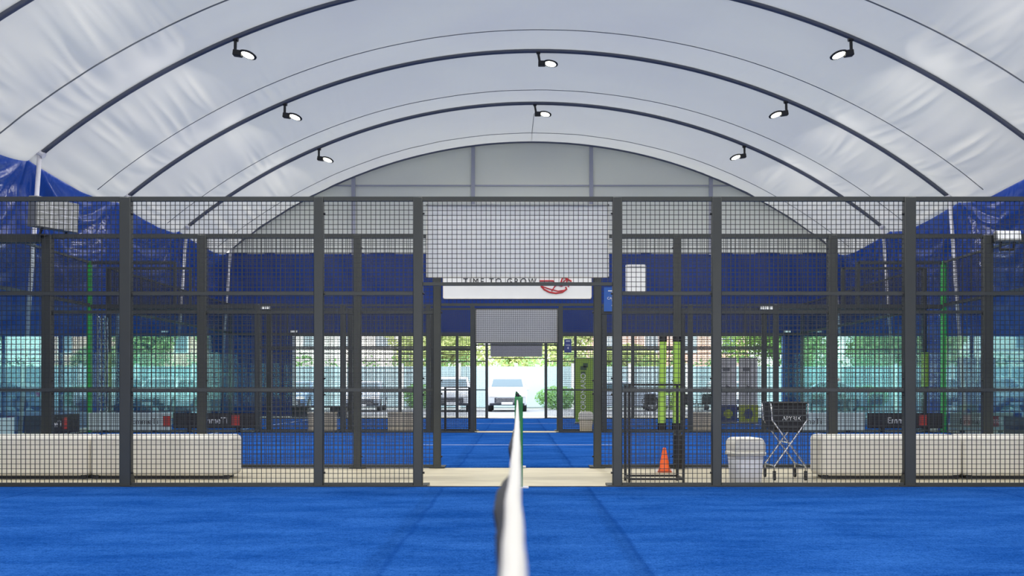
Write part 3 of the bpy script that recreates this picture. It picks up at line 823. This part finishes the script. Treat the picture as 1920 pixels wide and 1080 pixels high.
# ------------------------------------------------------------------ cars
def car(x, y, rz, m, lab, suv=True):
    t = thing('parked_car', lab, 'car', (x, y, -.02), 'cars parked outside', rz)
    if suv:
        Lc, Wc = 4.4, 1.84
        P = [(-2.18,.42),(-2.2,.70),(-2.12,.92),(-1.95,1.00),(-1.05,1.10),(-.35,1.58),(0,1.64),(1.4,1.62),(1.95,1.45),(2.15,1.05),(2.2,.75),(2.15,.42)]
        ws = (4, 5); win = [(-.93,1.12),(-.33,1.50),(1.35,1.53),(1.75,1.12)]; H0 = 1.02
    else:
        Lc, Wc = 4.3, 1.76
        P = [(-2.1,.36),(-2.15,.60),(-2.05,.78),(-1.8,.86),(-.95,.98),(-.25,1.38),(.1,1.44),(.9,1.40),(1.55,1.10),(2.05,1.02),(2.15,.70),(2.1,.36)]
        ws = (4, 5); win = [(-.82,1.0),(-.2,1.33),(.85,1.32),(1.35,1.03)]; H0 = .92
    # side outline in (y,z) with wheel arches, front toward -y
    def hw(z): return Wc/2*(1 - .16*max(0, (z-H0)/.6) - .03*max(0, (.6-z)/.3))
    low = []
    for cx in (1.35, -1.35):
        low.append((cx+.40, P[0][1]-.12))
        for k in range(7):
            a = PI*k/6; low.append((cx+.38*math.cos(a), .34+.36*math.sin(a)))
        low.append((cx-.40, P[0][1]-.12))
    out = P + [(P[-1][0], P[0][1]-.12)] + low + [(P[0][0], P[0][1]-.12)]
    mb = MB(); k = len(out)
    for s in (-1, 1):
        for (yy, z) in out: mb.v.append((s*hw(z), yy, z))
    mb.f.append(tuple(range(k))); mb.f.append(tuple(range(2*k-1, k-1, -1)))
    for i in range(k):
        j = (i+1) % k; mb.f.append((i, k+i, k+j, j))
    b = mb.build('car_body', m, t, bevel=.05, seg=3)
    a, c = P[ws[0]], P[ws[1]]
    def lerp(p, q, s): return (p[0]+(q[0]-p[0])*s, p[1]+(q[1]-p[1])*s)
    def quad(p, q, off, wk):
        mbq = MB(); n = Vector((0, -(q[1]-p[1]), (q[0]-p[0]))).normalized()*off
        mbq.v = [(-hw(p[1])*wk, p[0]+n.y, p[1]+n.z), (hw(p[1])*wk, p[0]+n.y, p[1]+n.z), (hw(q[1])*wk, q[0]+n.y, q[1]+n.z), (-hw(q[1])*wk, q[0]+n.y, q[1]+n.z)]
        mbq.f = [(0,1,2,3)]; return mbq
    quad(lerp(a, c, .12), lerp(a, c, .9), .012, .86).build('windscreen', DARKG, t)
    ra, rc = (P[8], P[9]) if suv else (P[7], P[8])
    quad(lerp(ra, rc, .15), lerp(ra, rc, .8), .012, .82).build('rear_window', DARKG, t)
    for s in (-1, 1):
        mbw = MB(); mbw.v = [(s*(hw(z)+.012), yy, z) for yy, z in win]; mbw.f = [(0,1,2,3)]
        w = mbw.build('side_window', DARKG, t)
        mid = (win[0][0]+win[3][0])/2
        MB().box(s*hw(1.3)*1.0-.03 if s < 0 else s*hw(1.3)-.01, s*hw(1.3)+.01 if s < 0 else s*hw(1.3)+.03, mid-.04, mid+.04, win[0][1], win[1][1]).build('pillar', m, w)
        MB().box(s*(Wc/2+.02)-.09, s*(Wc/2+.02)+.09, -.92, -.80, 1.0, 1.13).build('wing_mirror', m, t, bevel=.03, seg=3)
        MB().box(s*Wc*.36-.19, s*Wc*.36+.19, P[1][0]-.02, P[1][0]+.12, P[1][1]-.02, P[1][1]+.12).build('headlight', PLATE, t, bevel=.03)
        MB().box(s*Wc*.40-.12, s*Wc*.40+.12, P[-2][0]-.1, P[-2][0]+.02, P[-2][1], P[-2][1]+.2).build('tail_light', RED, t, bevel=.02)
        for cy in (1.35, -1.35):
            wl = MB().bar((s*(Wc/2-.22), cy, .33), (s*(Wc/2-.01), cy, .33), .33, 28).build('wheel', TYRE, t, bevel=.03)
            MB().bar((s*(Wc/2-.02), cy, .33), (s*(Wc/2+.002), cy, .33), .21, 16).build('hubcap', CHROME, wl)
    gr = MB()
    gr.box(-.58, .58, P[1][0]-.015, P[1][0]+.05, P[1][1]-.28, P[1][1]-.04)
    g = gr.build('grille', GRILLE, t, bevel=.02)
    mb = MB()
    for i in range(3): mb.box(-.52, .52, P[1][0]-.022, P[1][0]-.012, P[1][1]-.245+.07*i, P[1][1]-.225+.07*i)
    mb.build('grille_bar', CHROME, g)
    MB().box(-.26, .26, P[1][0]-.035, P[1][0]-.015, P[1][1]-.36, P[1][1]-.25).build('number_plate', PLATE, t)
    MB().box(-.8, .8, P[0][0]-.01, P[0][0]+.05, .30, .40).build('lower_bumper', GRILLE, t)
car(-.42, 46.2, 0, CARW, 'white SUV parked nose in, framed by the gate openings')
car(-3.1, 46.0, .04, CARW, 'white car parked left of the SUV seen between the gates')
car(-7.3, 46.3, .05, CARS, 'silver car parked outside on the left beyond the mesh', False)
car(-10.6, 46.2, 0, CARB, 'dark blue car parked farthest left outside', False)
car(5.2, 46.6, PI/2, CARS, 'silver saloon parked side on outside on the right', False)
car(10.2, 46.2, -.05, CARW, 'white saloon parked outside beyond the right end of the opening', False)

# ------------------------------------------------------------------ perimeter fence, greenery, buildings
t = thing('panel_fence', 'pale turquoise panel fence behind the parked cars', 'fence', (0, 50.2, -.02))
for i in range(-14, 16):
    MB().box(i*3+.08, i*3+2.92, -.03, .03, .12, 2.25).build('panel', WALLC, t)
    MB().box(i*3-.08, i*3+.08, -.08, .08, 0, 2.42).build('fence_post', WALLP, t)
mb = MB().box(-42, 45, .2-.12, .2+.12, -.1, .14); mb.build('plinth', WALLP, t)

def leafblob(mb, c, rx, ry, rz, n, s, seed):
    rnd = random.Random(seed)
    for _ in range(n):
        d = Vector((rnd.gauss(0,1), rnd.gauss(0,1), rnd.gauss(0,1))).normalized()*(rnd.random()**.33)
        p = Vector((c[0]+d.x*rx, c[1]+d.y*ry, c[2]+d.z*rz))
        a = Vector((rnd.uniform(-1,1), rnd.uniform(-1,1), rnd.uniform(-1,1))).normalized()*s*rnd.uniform(.6, 1.3)
        b = a.orthogonal().normalized()*s*.7
        k = len(mb.v); mb.v += [tuple(p-a), tuple(p+b*.6), tuple(p+a), tuple(p-b*.6)]; mb.f.append((k,k+1,k+2,k+3))
def bush(x, y, w, h, m, lab, seed, g='low bushes in front of the turquoise fence'):
    t = thing('bush', lab, 'bush', (x, y, -.02), g)
    mb = MB(); leafblob(mb, (0,0,h*.5), w/2, .35, h*.5, int(900*w), .07, seed); mb.build('foliage', m, t)
    MB().bar((0,0,0), (0,0,h*.6), .03, 6).bar((0,0,.1), (w*.25,0,h*.7), .02, 6).bar((0,0,.1), (-w*.25,0,h*.7), .02, 6).build('stem', TRUNK, t)
bush(2.15, 48.6, 2.4, 1.25, LEAFD, 'leafy green bush right of the white SUV', 1)
bush(-5.0, 48.8, 1.6, 1.4, LEAFD, 'leafy green bush behind the fence left of the gates', 2)
bush(8.0, 48.8, 2.0, 1.0, LEAF, 'low leafy bush behind the silver saloon', 3)
bush(-13, 48.8, 2.4, 1.3, LEAF, 'low leafy bush at the far left outside', 4)
hd = thing('hedge', 'long green hedge rising above the turquoise fence', 'hedge', (0, 51.6, -.02)); hd['kind'] = 'thing'
mb = MB()
for i in range(38):
    x = -34 + i*1.85; leafblob(mb, (x, 0, 1.5+.15*math.sin(i*1.7)), 1.3, .6, 1.45+.15*math.sin(i*2.3), 420, .13, 50+i)
mb.build('foliage', LEAFD, hd)
mb = MB()
for i in range(38): mb.bar((-34+i*1.85, 0, 0), (-34+i*1.85, 0, 1.6), .05, 6)
mb.build('stem', TRUNK, hd)
def tree(x, y, h, r, m, lab, seed):
    t = thing('tree', lab, 'tree', (x, y, -.02), 'trees beyond the turquoise fence')
    mb = MB(); rnd = random.Random(seed)
    for k in range(7):
        a = rnd.uniform(0, 2*PI); q = rnd.uniform(.2, .75)*r
        leafblob(mb, (q*math.cos(a), q*math.sin(a), h*rnd.uniform(.45, .82)), r*.6, r*.6, h*.22, 1100, .17, seed*10+k)
    mb.build('crown', m, t)
    tr = MB().bar((0,0,0), (0,0,h*.7), .22, 8, .1)
    for k in range(4):
        a = k*PI/2+.4; tr.bar((0,0,h*.35), (r*.5*math.cos(a), r*.5*math.sin(a), h*.65), .07, 6, .03)
    tr.build('trunk', TRUNK, t)
tree(-4.6, 60, 6.6, 3.0, LEAFY, 'yellow-green tree beyond the fence, left of the gate boards', 3)
tree(-.3, 69, 6.9, 2.8, LEAFY, 'yellow-green tree straight behind the white SUV', 4)
tree(3.6, 59, 7.4, 2.9, LEAFY, 'yellow-green tree above the green roll-up banner', 5)
tree(16.5, 60, 7.0, 3.2, LEAF, 'green tree far to the right outside', 6)
tree(-21, 62, 6.5, 3.2, LEAF, 'green tree far to the left outside', 7)
tree(24, 63, 8, 3.6, LEAF, 'green tree outermost on the right side', 8)
tree(7.8, 64, 4.4, 2.4, LEAFY, 'low yellow-green tree in front of the terracotta house', 9)

mat_pane = mat('house_pane', (.25, .30, .34), .2)
def house(x, y, w, d, h, m, lab, roof=True, n=3, fl=2):
    t = thing('house', lab, 'building', (x, y, -.02))
    MB().box(-w/2, w/2, 0, d, 0, h).build('wall', m, t)
    if roof: MB().prism([(-w/2-.4, h), (w/2+.4, h), (w/2-1.2, h+1.6), (-w/2+1.2, h+1.6)], 'y', -.4, d+.4).build('roof', ROOFT, t)
    else: MB().box(-w/2-.2, w/2+.2, -.2, d+.2, h, h+.3).build('roof', CREAM, t)
    for f in range(fl):
        for i in range(n):
            cx = -w/2 + w*(i+.5)/n; z = 1.1+3.0*f
            fr = MB().box(cx-.6, cx+.6, -.06, 0, z, z+1.5).build('window', PLATE, t)
            MB().box(cx-.5, cx+.5, -.08, -.06, z+.1, z+1.4).build('pane', mat_pane, fr)
house(13.0, 80, 13, 9, 7.2, TERRA, 'terracotta house with tiled roof beyond the trees on the right', True, 4, 2)
house(-14.2, 72, 11, 9, 7.0, CREAM, 'white flat-roofed building beyond the fence on the left', False, 4, 2)
sg = thing('parking_sign', 'small white and red car park sign on a post outside', 'sign', (3.75, 48.2, -.02))
MB().bar((0,0,0), (0,0,1.9), .03, 8).build('sign_post', GREYC, sg); f = MB().box(-.22, .22, -.05, -.035, 1.15, 1.85).build('sign_plate', PLATE, sg)
MB().box(-.13, .13, -.055, -.05, 1.45, 1.6).build('red_mark', REDB, f)

# ------------------------------------------------------------------ world
w = bpy.data.worlds.new('world'); bpy.context.scene.world = w; w.use_nodes = True
nt = w.node_tree; N = nt.nodes; L = nt.links; bg = N['Background']
tc = N.new('ShaderNodeTexCoord'); sx = N.new('ShaderNodeSeparateXYZ'); L.new(tc.outputs['Generated'], sx.inputs[0])
cr = N.new('ShaderNodeValToRGB'); L.new(sx.outputs[2], cr.inputs[0])
cr.color_ramp.elements[0].position = .0; cr.color_ramp.elements[0].color = (1.0, .98, .93, 1)
cr.color_ramp.elements[1].position = .6; cr.color_ramp.elements[1].color = (.80, .88, 1.0, 1)
L.new(cr.outputs[0], bg.inputs[0]); bg.inputs[1].default_value = 6.0
sun = bpy.data.lights.new('sun', 'SUN'); sun.energy = 8.0; sun.angle = math.radians(25); sun.color = (1, .96, .88)
so = bpy.data.objects.new('sun', sun); C.objects.link(so); so.rotation_euler = (math.radians(52), math.radians(-8), 0)

# ------------------------------------------------------------------ camera
cam = bpy.data.cameras.new('camera'); co = bpy.data.objects.new('camera', cam); C.objects.link(co)
cam.sensor_width = 36; cam.lens = 36*1785/1920.
cam.shift_x = -7/1920.; cam.shift_y = 191/1920.
co.location = (-.02, 0, 1.0); co.rotation_euler = (PI/2, 0, 0)
cam.clip_start = .02; cam.clip_end = 400
cam.dof.use_dof = True; cam.dof.focus_distance = 11.0; cam.dof.aperture_fstop = 5.6
bpy.context.scene.camera = co
vs = bpy.context.scene.view_settings
vs.view_transform = 'Standard'; vs.look = 'None'; vs.exposure = 0; vs.gamma = 1
